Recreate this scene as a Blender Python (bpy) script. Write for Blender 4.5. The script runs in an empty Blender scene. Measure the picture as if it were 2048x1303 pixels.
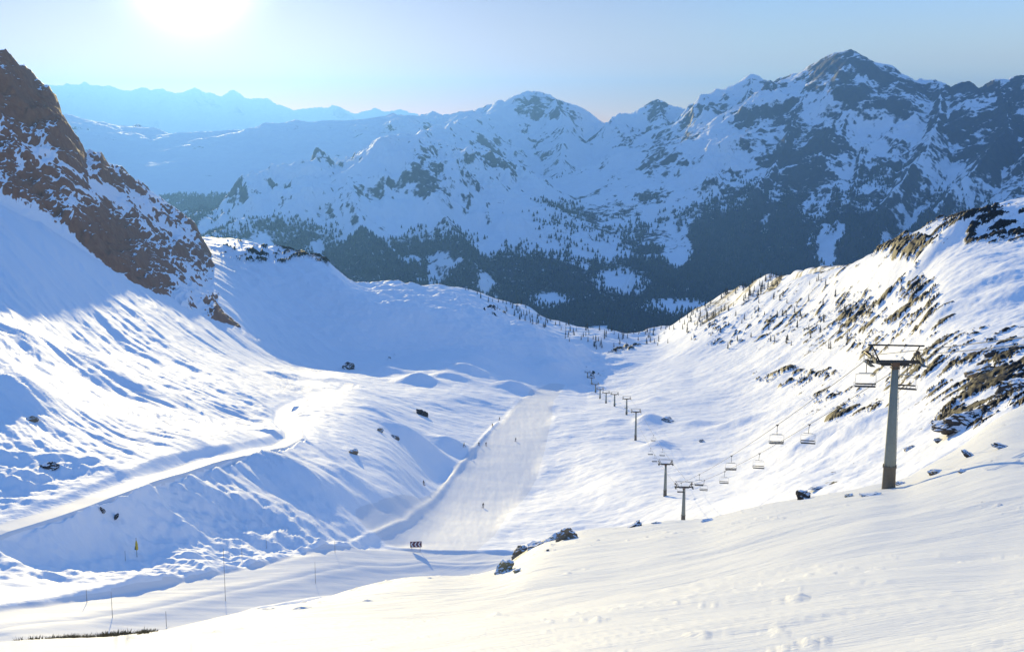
import bpy, bmesh, math, random
import numpy as np
from mathutils import Vector, Matrix, noise as mnoise
random.seed(7); rng = np.random.default_rng(7)
S = bpy.context.scene; COL = S.collection
R = math.radians

# ------------------------------------------------------------------ camera
F = 2400.0; PITCH = math.atan((651.5-250)/F)
cam = bpy.data.cameras.new('camera'); cam.sensor_width = 36; cam.lens = 36*F/2048
cam.clip_start = .2; cam.clip_end = 200000
co = bpy.data.objects.new('camera', cam); COL.objects.link(co)
co.rotation_euler = (R(90)-PITCH, 0, 0); S.camera = co

def pdir(px, py):                       # pixel of the 2048x1303 photograph -> azimuth, tan(elevation)
    px = np.asarray(px, float); py = np.asarray(py, float)
    cx = (px-1024)/F; cy = (651.5-py)/F
    s, c = math.sin(PITCH), math.cos(PITCH)
    dx = cx; dy = c+cy*s; dz = -s+cy*c
    return np.arctan2(dx, dy), dz/np.hypot(dx, dy)
def proj(x, y, z):
    s, c = math.sin(PITCH), math.cos(PITCH)
    d = y*c-z*s; u = y*s+z*c
    return 1024+F*x/d, 651.5-F*u/d
def P(px, py, r):                       # point at ground distance r along the line of sight
    a, t = pdir(px, py)
    return float(r*math.sin(a)), float(r*math.cos(a)), float(r*t)

# ------------------------------------------------------------------ sun, sky, exposure
SUN_AZ, SUN_EL = float(pdir(385, 40)[0]), R(6.9)
sl = bpy.data.lights.new('sun', 'SUN'); sl.energy = 5.0; sl.angle = R(.5); sl.color = (1, .82, .40)
so = bpy.data.objects.new('sun', sl); COL.objects.link(so)
sd = Vector((math.sin(SUN_AZ)*math.cos(SUN_EL), math.cos(SUN_AZ)*math.cos(SUN_EL), math.sin(SUN_EL)))
so.rotation_euler = sd.to_track_quat('Z', 'Y').to_euler()
W = bpy.data.worlds.new('World'); S.world = W; W.use_nodes = True
nt = W.node_tree; N = nt.nodes; L = nt.links
sk = N.new('ShaderNodeTexSky'); sk.sky_type = 'NISHITA'; sk.sun_disc = False
sk.sun_elevation = SUN_EL; sk.sun_rotation = SUN_AZ
sk.altitude = 2500; sk.air_density = 1; sk.dust_density = .6; sk.ozone_density = 4
tc = N.new('ShaderNodeTexCoord'); sx = N.new('ShaderNodeSeparateXYZ'); L.new(tc.outputs['Generated'], sx.inputs[0])
rp = N.new('ShaderNodeValToRGB'); L.new(sx.outputs['Z'], rp.inputs[0])
el = rp.color_ramp.elements
el[0].position = 0; el[0].color = (2.3, 1.5, .45, 1)
el[1].position = 1; el[1].color = (2.9, 2.2, 2.02, 1)
for p_, c_ in ((.05, (1.75, .92, .47, 1)), (.12, (1.25, .84, .78, 1)), (.4, (1.6, 1.18, 1.06, 1))):
    e_ = el.new(p_); e_.color = c_
dt = N.new('ShaderNodeVectorMath'); dt.operation = 'DOT_PRODUCT'; dt.inputs[1].default_value = sd
L.new(tc.outputs['Generated'], dt.inputs[0])
def wm(op, a, b):
    m = N.new('ShaderNodeMath'); m.operation = op
    for i, v in enumerate((a, b)):
        if isinstance(v, (int, float)): m.inputs[i].default_value = v
        else: L.new(v, m.inputs[i])
    return m.outputs[0]
far = wm('SUBTRACT', 1, dt.outputs['Value'])                       # 0 towards the sun
side = wm('ADD', .62, wm('MULTIPLY', wm('MINIMUM', far, .25), 4.3))
halo = wm('ADD', wm('MULTIPLY', wm('EXPONENT', wm('MULTIPLY', far, -1700), 0), 24), wm('MULTIPLY', wm('EXPONENT', wm('MULTIPLY', far, -110), 0), .55))
mu = N.new('ShaderNodeMix'); mu.data_type = 'RGBA'; mu.blend_type = 'MULTIPLY'; mu.inputs[0].default_value = 1
L.new(sk.outputs[0], mu.inputs[6]); L.new(rp.outputs[0], mu.inputs[7])
m2 = N.new('ShaderNodeVectorMath'); m2.operation = 'SCALE'; L.new(mu.outputs[2], m2.inputs[0]); L.new(side, m2.inputs['Scale'])
r2 = N.new('ShaderNodeValToRGB'); r2.color_ramp.elements[0].color = (1.12, .70, .66, 1); r2.color_ramp.elements[1].color = (1, 1, 1, 1); r2.color_ramp.elements[1].position = .10
L.new(far, r2.inputs[0]); m4 = N.new('ShaderNodeVectorMath'); m4.operation = 'MULTIPLY'; L.new(m2.outputs[0], m4.inputs[0]); L.new(r2.outputs[0], m4.inputs[1])
m3 = N.new('ShaderNodeVectorMath'); m3.operation = 'ADD'; L.new(m4.outputs[0], m3.inputs[0]); L.new(halo, m3.inputs[1])
L.new(m3.outputs[0], N['Background'].inputs[0]); N['Background'].inputs[1].default_value = .099
S.view_settings.view_transform = 'Standard'; S.view_settings.look = 'None'
S.view_settings.exposure = 1.04; S.view_settings.gamma = 1
S.render.engine = 'CYCLES'
S.cycles.max_bounces = 6; S.cycles.diffuse_bounces = 3; S.cycles.glossy_bounces = 2; S.cycles.volume_bounces = 0
S.cycles.use_denoising = True

# ------------------------------------------------------------------ noise
def _h(ix, iy, seed):
    n = (ix.astype(np.int64)*374761393 + iy.astype(np.int64)*668265263 + seed*982451653) & 0xffffffff
    n = ((n ^ (n >> 13))*1274126177) & 0xffffffff
    n = n ^ (n >> 16)
    return (n & 0xffff)/65536.0*2*math.pi
def perlin(x, y, seed=0):
    x0 = np.floor(x); y0 = np.floor(y); fx = x-x0; fy = y-y0
    def g(i, j):
        a = _h(x0+i, y0+j, seed)
        return np.cos(a)*(fx-i)+np.sin(a)*(fy-j)
    u = fx*fx*fx*(fx*(fx*6-15)+10); v = fy*fy*fy*(fy*(fy*6-15)+10)
    a = g(0, 0); b = g(1, 0); c = g(0, 1); d = g(1, 1)
    return 1.5*((a*(1-u)+b*u)*(1-v)+(c*(1-u)+d*u)*v)
def fbm(x, y, lam, octs, seed=0, gain=.5, ridged=False, foot=None):
    s = np.zeros_like(x); a = 1.0
    for o in range(octs):
        n = perlin(x/lam+seed*3.7, y/lam-seed*1.9, seed+o*17)
        if ridged: n = 1-2*np.abs(n)
        if foot is not None: n = n*np.clip(lam/foot-.6, 0, 1)
        s += a*n; a *= gain; lam *= .5
    return s
def sstep(a, b, x):
    t = np.clip((x-a)/(b-a), 0, 1); return t*t*(3-2*t)

def pchip(x, y, xq):                    # monotone cubic, 1-D
    x = np.asarray(x, float); y = np.asarray(y, float)
    h = np.diff(x); d = np.diff(y)/h
    m = np.zeros_like(y); m[0] = d[0]; m[-1] = d[-1]
    for i in range(1, len(x)-1):
        if d[i-1]*d[i] > 0:
            w1 = 2*h[i]+h[i-1]; w2 = h[i]+2*h[i-1]
            m[i] = (w1+w2)/(w1/d[i-1]+w2/d[i])
    xq = np.clip(xq, x[0], x[-1])
    k = np.clip(np.searchsorted(x, xq)-1, 0, len(x)-2); t = (xq-x[k])/h[k]
    return ((1+2*t)*(1-t)**2*y[k]+t*(1-t)**2*h[k]*m[k]+t*t*(3-2*t)*y[k+1]+t*t*(t-1)*h[k]*m[k+1])

def smooth(v, az, px):                  # gaussian along azimuth, px in photograph pixels
    st = (az[1]-az[0])*F; n = max(1, int(3*px/st)); k = np.exp(-.5*(np.arange(-n, n+1)*st/px)**2); k /= k.sum()
    e = np.concatenate([2*v[0]-v[n:0:-1], v, 2*v[-1]-v[-2:-n-2:-1]])
    return np.convolve(e, k, 'valid')
def line(pts, az):                      # a feature line -> r(az), z(az)
    A = []; RR = []; ZZ = []
    for p in pts:
        if len(p) == 4: a, _ = pdir(p[0], 800); r, z = p[2], p[1]
        else:
            a, t = pdir(p[0], p[1]); r, z = p[2], p[2]*t
        A.append(float(a)); RR.append(r); ZZ.append(float(z))
    o = np.argsort(A); A = np.array(A)[o]; RR = np.array(RR, float)[o]; ZZ = np.array(ZZ)[o]
    return pchip(A, RR, az), pchip(A, ZZ, az)

def loft(lines, az, rows, sm=None):              # rows: number of rows in each strip -> r, z arrays (rows, columns)
    rk = []; zk = []
    for l in lines:
        r, z = line(l, az) if not callable(l) else l(rk[-1], zk[-1], az)
        if sm and sm[len(rk)]:
            q = sm[len(rk)]; t = smooth(z/r, az, q); r = smooth(r, az, q); z = r*t
        if rk: r = np.maximum(r, rk[-1]+1.0)
        rk.append(r); zk.append(z)
    rk = np.array(rk); zk = np.array(zk); K = len(rk)
    h = np.diff(rk, axis=0); d = np.diff(zk, axis=0)/h
    m = np.zeros_like(zk); m[0] = d[0]; m[-1] = d[-1]
    for i in range(1, K-1):
        p = d[i-1]*d[i]; q = d[i-1]+d[i]; e = .03**2
        m[i] = (p+np.sqrt(p*p+e*e))*q/(q*q+e*.5)
    ro = []; zo = []
    for i in range(K-1):
        T = np.arange(rows[i])/rows[i]
        if i == K-2: T = np.append(T, 1.0)
        for t in T:
            r0, r1 = rk[i], rk[i+1]
            rr = r0*(r1/r0)**t; s = (rr-r0)/h[i]
            ro.append(rr)
            zo.append((1+2*s)*(1-s)**2*zk[i]+s*(1-s)**2*h[i]*m[i]+s*s*(3-2*s)*zk[i+1]+s*s*(s-1)*h[i]*m[i+1])
    return np.array(ro), np.array(zo)

class Grid:
    def __init__(s, az, r, z):
        s.az = az; s.r = r; s.z = z
        s.x = r*np.sin(az)[None, :]; s.y = r*np.cos(az)[None, :]
        s.attr = {}
    def px(s): return proj(s.x, s.y, s.z)
    def hit(s, px, py):
        a, t = pdir(px, py); c = int(np.argmin(np.abs(s.az-float(a))))
        up = s.z[:, c]/s.r[:, c]-float(t)
        k = np.nonzero((up[1:] >= 0) & (up[:-1] < 0))[0]
        if len(k) == 0: return None
        k = k[0]; f = -up[k]/(up[k+1]-up[k])
        r = s.r[k, c]+f*(s.r[k+1, c]-s.r[k, c]); a = float(a)
        return Vector((r*math.sin(a), r*math.cos(a), r*float(t)))
    def height(s, x, y):
        a = math.atan2(x, y); r = math.hypot(x, y)
        f = np.interp(a, s.az, np.arange(len(s.az))); c = int(min(f, len(s.az)-2)); w = f-c
        z0 = np.interp(r, s.r[:, c], s.z[:, c]); z1 = np.interp(r, s.r[:, c+1], s.z[:, c+1])
        return float(z0*(1-w)+z1*w)
    def normals(s):
        V = np.stack([s.x, s.y, s.z], -1)
        du = np.gradient(V, axis=1); dv = np.gradient(V, axis=0)
        n = np.cross(du, dv); n /= np.linalg.norm(n, axis=-1, keepdims=True)+1e-9
        return n*np.sign(n[..., 2:3]+1e-9)
    def mesh(s, name, mat, sel=None):
        nr, nc = s.r.shape
        idx = np.arange(nr*nc).reshape(nr, nc)
        q = np.stack([idx[:-1, :-1], idx[:-1, 1:], idx[1:, 1:], idx[1:, :-1]], -1).reshape(-1, 4)
        if sel is not None: q = q[sel[:-1, :-1].reshape(-1)]
        used = np.unique(q); remap = np.zeros(nr*nc, np.int32); remap[used] = np.arange(len(used))
        V = np.stack([s.x, s.y, s.z], -1).reshape(-1, 3)[used].astype(np.float32)
        q = remap[q].astype(np.int32)
        me = bpy.data.meshes.new(name)
        me.vertices.add(len(V)); me.vertices.foreach_set('co', V.ravel())
        me.loops.add(q.size); me.loops.foreach_set('vertex_index', q.ravel())
        me.polygons.add(len(q)); me.polygons.foreach_set('loop_start', np.arange(0, q.size, 4, dtype=np.int32))
        me.polygons.foreach_set('loop_total', np.full(len(q), 4, np.int32))
        me.polygons.foreach_set('use_smooth', np.ones(len(q), bool))
        for k, v in s.attr.items():
            at = me.attributes.new(k, 'FLOAT', 'POINT'); at.data.foreach_set('value', v.reshape(-1)[used].astype(np.float32))
        me.update(calc_edges=True); me.materials.append(mat)
        o = bpy.data.objects.new(name, me); COL.objects.link(o); o['kind'] = 'structure'
        return o

# ------------------------------------------------------------------ materials
def newmat(name):
    m = bpy.data.materials.new(name); m.use_nodes = True
    return m, m.node_tree.nodes, m.node_tree.links, m.node_tree.nodes['Principled BSDF']
def ntex(N, L, scale, detail=6, rough=.6, stretch=None, rotz=0, src=None):
    t = N.new('ShaderNodeTexNoise'); t.inputs['Scale'].default_value = scale
    t.inputs['Detail'].default_value = detail; t.inputs['Roughness'].default_value = rough
    mp = N.new('ShaderNodeMapping'); mp.inputs['Rotation'].default_value = (0, 0, rotz)
    mp.inputs['Scale'].default_value = stretch or (1, 1, 1)
    if src is None:
        g = N.new('ShaderNodeNewGeometry'); src = g.outputs['Position']
    L.new(src, mp.inputs[0]); L.new(mp.outputs[0], t.inputs['Vector']); return t.outputs['Fac']
def math_(N, L, op, a, b=None, clamp=False):
    m = N.new('ShaderNodeMath'); m.operation = op; m.use_clamp = clamp
    for i, v in enumerate((a, b)):
        if v is None: continue
        if isinstance(v, (int, float)): m.inputs[i].default_value = v
        else: L.new(v, m.inputs[i])
    return m.outputs[0]
def mixc(N, L, fac, a, b):
    m = N.new('ShaderNodeMix'); m.data_type = 'RGBA'
    if isinstance(fac, (int, float)): m.inputs[0].default_value = fac
    else: L.new(fac, m.inputs[0])
    for i, v in ((6, a), (7, b)):
        if isinstance(v, tuple): m.inputs[i].default_value = (*v, 1)
        else: L.new(v, m.inputs[i])
    return m.outputs[2]
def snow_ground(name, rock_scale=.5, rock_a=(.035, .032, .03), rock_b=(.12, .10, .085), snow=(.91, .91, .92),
                bump=((1.2, .05), (.25, .15)), sharp=5.0, edge=.9, rock_stretch=None, rock_rot=0, bstretch=None, brot=0, spec=.35):
    m, N, L, b = newmat(name)
    at = N.new('ShaderNodeAttribute'); at.attribute_name = 'rock'
    n1 = ntex(N, L, rock_scale, 8, .65, rock_stretch, rock_rot)
    v = math_(N, L, 'MULTIPLY', math_(N, L, 'SUBTRACT', n1, .5), edge)
    v = math_(N, L, 'SUBTRACT', math_(N, L, 'ADD', at.outputs['Fac'], v), .5)
    fac = math_(N, L, 'ADD', math_(N, L, 'MULTIPLY', v, sharp), .5, True)
    rc = mixc(N, L, ntex(N, L, rock_scale*1.7, 6, .7), rock_a, rock_b)
    sn = mixc(N, L, ntex(N, L, rock_scale*.3, 3), tuple(c*.96 for c in snow), snow)
    L.new(mixc(N, L, fac, sn, rc), b.inputs['Base Color'])
    b.inputs['Roughness'].default_value = .7; b.inputs['Specular IOR Level'].default_value = spec*.35
    h = None
    for sc, am in bump:
        t = math_(N, L, 'MULTIPLY', ntex(N, L, sc, 5, .6, bstretch, brot), am)
        h = t if h is None else math_(N, L, 'ADD', h, t)
    bp = N.new('ShaderNodeBump'); bp.inputs['Strength'].default_value = .8; bp.inputs['Distance'].default_value = 1
    L.new(h, bp.inputs['Height']); L.new(bp.outputs[0], b.inputs['Normal'])
    return m
def plain(name, ca, cb, scale=3, rough=.6, metal=0, bump=0, gen=True):
    m, N, L, b = newmat(name)
    src = None
    if gen: src = N.new('ShaderNodeTexCoord').outputs['Object']
    n = ntex(N, L, scale, 6, .65, None, 0, src)
    L.new(mixc(N, L, n, ca, cb), b.inputs['Base Color']); b.inputs['Roughness'].default_value = rough
    b.inputs['Metallic'].default_value = metal
    if bump:
        bp = N.new('ShaderNodeBump'); bp.inputs['Strength'].default_value = .6; bp.inputs['Distance'].default_value = bump
        L.new(n, bp.inputs['Height']); L.new(bp.outputs[0], b.inputs['Normal'])
    return m

def pad(az, r, z, left=R(38), right=R(38), n=26):   # carry the land on beyond the sides of the picture
    w = np.linspace(0, 1, n+1)[1:]**1.6
    az2 = np.concatenate([(az[0]-left*w)[::-1], az, az[-1]+right*w])
    f = lambda v: np.concatenate([np.repeat(v[:, :1], n, 1), v, np.repeat(v[:, -1:], n, 1)], 1)
    return az2, f(r), f(z)
def azs(px0, px1, n): return np.linspace(float(pdir(px0, 700)[0]), float(pdir(px1, 700)[0]), n)

# ------------------------------------------------------------------ A: the near snow slope
azA = azs(-160, 2210, 950)
A_lines = [
    [(-200, -2.4, 1.6, 0), (1024, -2.25, 1.6, 0), (2250, -2.1, 1.6, 0)],
    [(-200, 1303, 42), (0, 1303, 38), (400, 1305, 31), (1024, 1303, 20), (1500, 1303, 15), (2048, 1303, 12), (2250, 1303, 11)],
    [(-200, 1325, 44), (0, 1298, 46), (300, 1287, 50), (600, 1238, 52), (1024, 1210, 50), (1400, 1150, 50), (1775, 1100, 45), (2048, 1050, 55), (2250, 1000, 55)],
    [(-200, 1322, 50), (0, 1293, 55), (150, 1284, 58), (300, 1270, 62), (480, 1232, 68), (650, 1192, 75), (830, 1153, 85), (960, 1146, 93), (1010, 1132, 96), (1060, 1095, 101), (1150, 1066, 108), (1260, 1053, 116), (1370, 1037, 128),
     (1500, 1015, 126), (1600, 1000, 120), (1700, 984, 114), (1775, 974, 112), (1900, 915, 125), (2048, 815, 150), (2250, 740, 160)],
    lambda r, z, a: (r*1.12+4, z-.42*(r*.12+4)),
    lambda r, z, a: (r*1.6, z-.62*r*.6),
]
r, z = loft(A_lines, azA, [30, 60, 200, 40, 30], [200, 200, 120, 14, 0, 0])
azA, r, z = pad(azA, r, z)
gA0 = Grid(azA, r, z)
x, y = gA0.x, gA0.y
ca, sa = math.cos(R(20)), math.sin(R(20))
xs, ys = x*ca+y*sa, -x*sa+y*ca          # drift direction
foot = .0016*r+.02
amp = sstep(4, 25, r)
d = fbm(x, y, 30, 3, 3)*.45*amp
d += fbm(xs/2.0, ys, 6.0, 5, 5, .5, foot=foot)*.11
d += fbm(xs/6, ys, 1.6, 3, 9, .5, ridged=True, foot=foot)*.045*sstep(-.2, .5, fbm(x, y, 12, 2, 11))
d += np.maximum(fbm(x, y, 1.1, 3, 14, foot=foot)-.54, 0)*.24*sstep(0, .4, fbm(x, y, 16, 2, 12))
# low hollow with drifts in the near right corner
px_, py_ = gA0.px()
z = z+d
gA = Grid(azA, r, z)
rockA = np.full_like(z, -.6)
# turf and stones showing through along the crest
band = sstep(.93, .985, r/np.maximum(line(A_lines[3], azA)[0][None, :], 1))*(r < line(A_lines[3], azA)[0][None, :]*1.25)
pxA = px_
rockA += band*(sstep(20, 60, pxA)*(1-sstep(300, 420, pxA)))*.35
rockA += band*(sstep(960, 1000, pxA)*(1-sstep(1100, 1160, pxA)))*1.12
rockA += band*(sstep(1500, 1600, pxA)*(1-sstep(1780, 1800, pxA)))*.9
rockA += sstep(1800, 1860, pxA)*sstep(.74, .9, r/line(A_lines[3], azA)[0][None, :])*.62
gA.attr['rock'] = rockA
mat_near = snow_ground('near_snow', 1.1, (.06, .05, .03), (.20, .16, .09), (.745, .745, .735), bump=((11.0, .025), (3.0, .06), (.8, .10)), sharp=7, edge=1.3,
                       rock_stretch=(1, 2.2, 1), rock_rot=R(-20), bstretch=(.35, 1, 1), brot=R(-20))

# ------------------------------------------------------------------ B: the valley with its left and right flanks
azB = azs(-170, 2230, 1200)
B_lines = [
    [(-200, -15, 10, 0), (1024, -14, 10, 0), (2250, -14, 10, 0)],
    [(-200, 1420, 110), (0, 1390, 120), (300, 1350, 135), (650, 1260, 180), (830, 1210, 215), (1000, 1205, 225), (1150, 1140, 230), (1370, 1090, 230), (1600, 1050, 190), (1780, 1020, 135), (1900, 965, 140), (2048, 860, 165), (2250, 790, 175)],
    [(-200, 1300, 137), (0, 1283, 137), (300, 1265, 155), (480, 1230, 175), (650, 1195, 198), (830, 1150, 240), (1000, 1148, 254), (1150, 1095, 262), (1370, 1055, 262), (1600, 1010, 215), (1780, 985, 155), (1900, 945, 155), (2048, 850, 175), (2250, 770, 185)],
    [(-200, 1240, 146), (0, 1222, 150), (150, 1206, 160), (300, 1180, 175), (450, 1146, 196), (650, 1108, 228), (830, 1100, 262), (1000, 1101, 276), (1150, 1060, 300), (1370, 1035, 280), (1600, 1000, 222), (1780, 970, 165), (1900, 925, 162), (2048, 835, 180), (2250, 755, 190)],
    [(-200, 1135, 182), (0, 1122, 190), (300, 1110, 209), (450, 1106, 217), (600, 1095, 231), (700, 1082, 248), (830, 1086, 275), (1000, 1078, 294), (1150, 1035, 330), (1370, 1010, 310), (1600, 985, 230), (1780, 955, 175), (1900, 910, 168), (2048, 820, 184), (2250, 745, 195)],
    [(-200, 1100, 190), (0, 1060, 197.5), (100, 1030, 206), (200, 998, 217), (300, 960, 235), (400, 928, 266), (500, 905, 298), (590, 888, 332), (700, 905, 345), (800, 950, 338), (860, 1000, 362), (1000, 1000, 385), (1100, 950, 440), (1200, 960, 400), (1330, 993, 344), (1450, 985, 325), (1600, 950, 285), (1780, 915, 230), (1900, 880, 205), (2048, 795, 210), (2250, 725, 220)],
    [(-200, 900, 290), (0, 820, 300), (200, 850, 300), (400, 850, 365), (590, 840, 430), (700, 800, 470), (860, 880, 480), (1000, 880, 520), (1100, 860, 545), (1272, 882, 490), (1450, 900, 450), (1600, 850, 420), (1780, 800, 345), (1900, 760, 300), (2048, 700, 300), (2250, 640, 310)],
    [(-200, 560, 470), (0, 625, 475), (80, 660, 478), (170, 712, 482), (300, 740, 490), (450, 770, 500), (590, 785, 545), (700, 760, 640), (860, 790, 625), (1060, 810, 650), (1250, 828, 600), (1450, 800, 630), (1600, 760, 580), (1780, 700, 460), (1900, 640, 405), (2048, 600, 405), (2250, 540, 415)],
    [(-200, 330, 705), (0, 405, 720), (100, 455, 730), (230, 545, 728), (430, 640, 785), (560, 690, 840), (700, 706, 868), (800, 706, 880), (900, 695, 885), (1000, 712, 880), (1050, 735, 870), (1110, 752, 850), (1200, 758, 870), (1400, 720, 860), (1600, 650, 790), (1780, 585, 640), (1900, 520, 560), (2048, 470, 560), (2250, 420, 565)],
    [(-200, 400, 1200), (0, 440, 1200), (200, 480, 1190), (350, 482, 1180), (430, 477, 1170), (500, 485, 1130), (560, 500, 1090), (640, 526, 1025), (720, 592, 955), (800, 606, 945), (850, 614, 945), (950, 630, 945), (1030, 655, 945), (1060, 655, 950), (1130, 685, 945), (1200, 708, 985), (1300, 690, 1050), (1400, 652, 1000), (1500, 602, 960), (1580, 565, 920), (1650, 545, 860), (1750, 503, 765), (1850, 455, 710), (1950, 420, 680), (2048, 396, 670), (2250, 350, 665)],
    [(-200, 400, 1222), (0, 440, 1222), (200, 480, 1212), (350, 482, 1202), (430, 477, 1192), (500, 485, 1152), (560, 500, 1112), (640, 520, 1057), (720, 570, 1085), (800, 566, 1095), (850, 576, 1095), (950, 600, 1080), (1030, 640, 1035), (1060, 655, 972), (1130, 685, 967), (1200, 708, 1007), (1300, 690, 1072), (1400, 652, 1022), (1500, 602, 982), (1580, 565, 942), (1650, 545, 882), (1750, 503, 787), (1850, 455, 732), (1950, 420, 702), (2048, 396, 692), (2250, 350, 687)],
    lambda r, z, a: (r*1.08+10, z-.22*(r*.08+10)),
    lambda r, z, a: (r*1.5, z-.40*r*.5),
]
r, z = loft(B_lines, azB, [14, 12, 75, 70, 75, 120, 110, 110, 110, 170, 30, 14, 14], [0, 60, 60, 40, 30, 28, 55, 30, 25, 10, 10, 0, 0])
azB, r, z = pad(azB, r, z)
gB = Grid(azB, r, z)
def pk(pts): return [gB.hit(px, py) for px, py in pts]
def near_line(x, y, pts, vals):         # distance to a polyline and its interpolated values
    best = np.full(x.shape, 1e9); out = [np.zeros_like(x) for _ in range(vals.shape[1])]
    for i in range(len(pts)-1):
        ax, ay = pts[i][0], pts[i][1]; bx, by = pts[i+1][0]-ax, pts[i+1][1]-ay
        t = np.clip(((x-ax)*bx+(y-ay)*by)/(bx*bx+by*by+1e-9), 0, 1)
        dd = np.hypot(x-ax-t*bx, y-ay-t*by); m = dd < best
        best = np.where(m, dd, best)
        for k in range(len(out)): out[k] = np.where(m, vals[i, k]*(1-t)+vals[i+1, k]*t, out[k])
    return best, out
x, y = gB.x, gB.y
pxB, pyB = gB.px()
# humps and hollows that throw the blue shade: (px, py, across m, along m, height m)
for hx, hy, sl_, sr_, hh in (
        (838, 890, 12, 11, 5.0), (900, 893, 8, 9, 3.4), (838, 763, 11, 11, 5.5), (900, 755, 14, 11, 4.4), (935, 740, 13, 11, 4.0), (1028, 778, 13, 12, 5.5), (960, 720, 14, 11, 4.0), (770, 745, 14, 11, 3.6), (1110, 735, 12, 10, 4.0), (1160, 775, 10, 10, 3.4), (1180, 790, 8, 9, 2.6), (760, 830, 9, 9, 2.4), (690, 960, 8, 8, 2.0), (1390, 850, 9, 9, 2.6), (1480, 850, 11, 10, 2.8), (1420, 925, 8, 7, 1.8),
        (880, 730, 11, 11, 3.0), (570, 950, 12, 9, 3.2), (640, 975, 9, 9, 1.5), (470, 1010, 8, 7, 1.4), (185, 748, 13, 16, 6.0), (235, 775, 12, 18, 4.5), (330, 800, 10, 20, 3.0), (15, 815, 12, 14, 4.0),
        (330, 850, 9, 30, 2.5), (30, 790, 10, 30, 3.0), (60, 700, 9, 22, 3.0), (1640, 878, 13, 11, 3.6), (1710, 866, 8, 9, 3.6), (1298, 846, 7, 12, 4.5), (1318, 892, 7, 9, 3.2), (1240, 845, 7, 10, 1.4),
        (1310, 800, 7, 10, 1.8), (1255, 730, 9, 9, 1.8), (1300, 765, 7, 8, 1.5), (1950, 580, 26, 14, 4.5), (2045, 585, 20, 14, 4.5), (1980, 448, 32, 14, 7), (1850, 520, 18, 12, 4),
        (1950, 520, 9, 8, 1.8), (2030, 530, 9, 8, 1.8), (1870, 640, 12, 7, 1.8), (640, 735, 22, 12, 3.0), (560, 705, 20, 12, 3.0), (600, 760, 24, 10, 2.0), (1470, 760, 12, 14, 2.0), (1400, 755, 14, 14, 1.5)):
    c = gB.hit(hx, hy)
    a = math.atan2(c.x, c.y)
    u = (x-c.x)*math.cos(a)-(y-c.y)*math.sin(a); v = (x-c.x)*math.sin(a)+(y-c.y)*math.cos(a)
    z += hh*np.exp(-(u/sl_)**2-(v/sr_)**2)
gB.z = z
# masks of groomed ground
road_px = [(-150, 1105), (-60, 1082), (0, 1057), (100, 1027), (200, 993), (300, 957), (400, 926), (500, 902), (560, 890), (588, 876), (585, 860), (566, 842), (566, 822), (600, 803), (650, 791), (690, 778), (698, 768)]
road_p = [p for p in pk(road_px) if p is not None]
road_v = np.array([[p.z, 2.0+.5*min(i, 6)/6, p.to_2d().length] for i, p in enumerate(road_p)])
dR, (zR, wR, rR) = near_line(x, y, road_p, road_v)
pe = [(768, 1096, 1130), (780, 1075, 1122), (800, 1040, 1108), (830, 1010, 1108), (860, 980, 1102), (900, 943, 1094), (950, 902, 1080), (1000, 866, 1048), (1030, 835, 1020), (1060, 770, 1000), (1085, 700, 965)]
pp = [gB.hit((a+b)/2, yy) for yy, a, b in pe]
pv = np.array([[p.z, (b-a)/2*p.to_2d().length/F] for p, (yy, a, b) in zip(pp, pe)])
dP, (zP, wP) = near_line(x, y, pp, pv)
tk = [(-150, 1275), (0, 1254), (150, 1236), (300, 1214), (450, 1182), (600, 1150), (720, 1128), (850, 1122), (1000, 1122), (1100, 1118)]
tp = [p for p in pk(tk) if p is not None]
tv = np.array([[p.z, 6.5+3*min(max(i-4, 0)/3, 1), p.to_2d().length] for i, p in enumerate(tp)])
tdx, tdy = (tp[-1]-tp[0]).to_2d().normalized()
dT, (zT, wT, rT) = near_line(x, y, tp, tv)
uphill = sstep(-1, 1.5, r-rR)
mR = 1-sstep(.8, 1.15+1.25*uphill, dR/wR); mP = 1-sstep(.72, 1.18, dP/wP); mT = 1-sstep(.85, 1.1, dT/wT)
groom = np.maximum(np.maximum(mR, mP), mT)
# left gullies run down the fall line from the cliff
foot = .0022*r+.15
gx, gy = .65, -.76
us, vs = x*gx+y*gy, -x*gy+y*gx
left = (1-sstep(560, 780, pxB))*sstep(215, 260, r)*(1-.0*r)
lower_left = (1-sstep(720, 840, pxB))*(1-sstep(230, 270, r))*sstep(165, 185, r)*sstep(0, 6, r-rT)
right = sstep(1280, 1650, pxB+.25*(900-pyB))
ridge = sstep(850, 900, r)*(1-sstep(1150, 1300, pxB))
mid = np.clip(1-left-right, 0, 1)
wl = fbm(x, y, 90, 2, 21)*9
n_left = fbm((us+wl)/7, vs+wl, 26, 5, 31, .55, ridged=True, foot=foot)*1.15 + fbm((us+wl)/7, vs+wl, 8, 4, 33, .6, ridged=True, foot=foot*.7)*.42
n_low = fbm(x, y, 19, 5, 36, .58, foot=foot)*1.75+fbm(us/3, vs, 6, 3, 37, ridged=True, foot=foot)*.25
n_mid = fbm(x, y, 55, 6, 41, .5, foot=foot)*1.45
n_rgt = fbm(x, y, 60, 7, 51, .56, foot=foot*.7)*2.3
dd_ = (n_left-.45)*left*.95+n_low*lower_left+n_mid*mid*(1-.8*lower_left)*(1-.4*ridge)+n_rgt*right
dd_ += fbm(x, y, 8, 3, 47, .6, foot=foot*.6)*.16*(1-ridge)*(1+1.8*lower_left)
dd_ *= sstep(135, 170, r)*sstep(1.0, 1.3+4.2*uphill, dR/wR)
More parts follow.
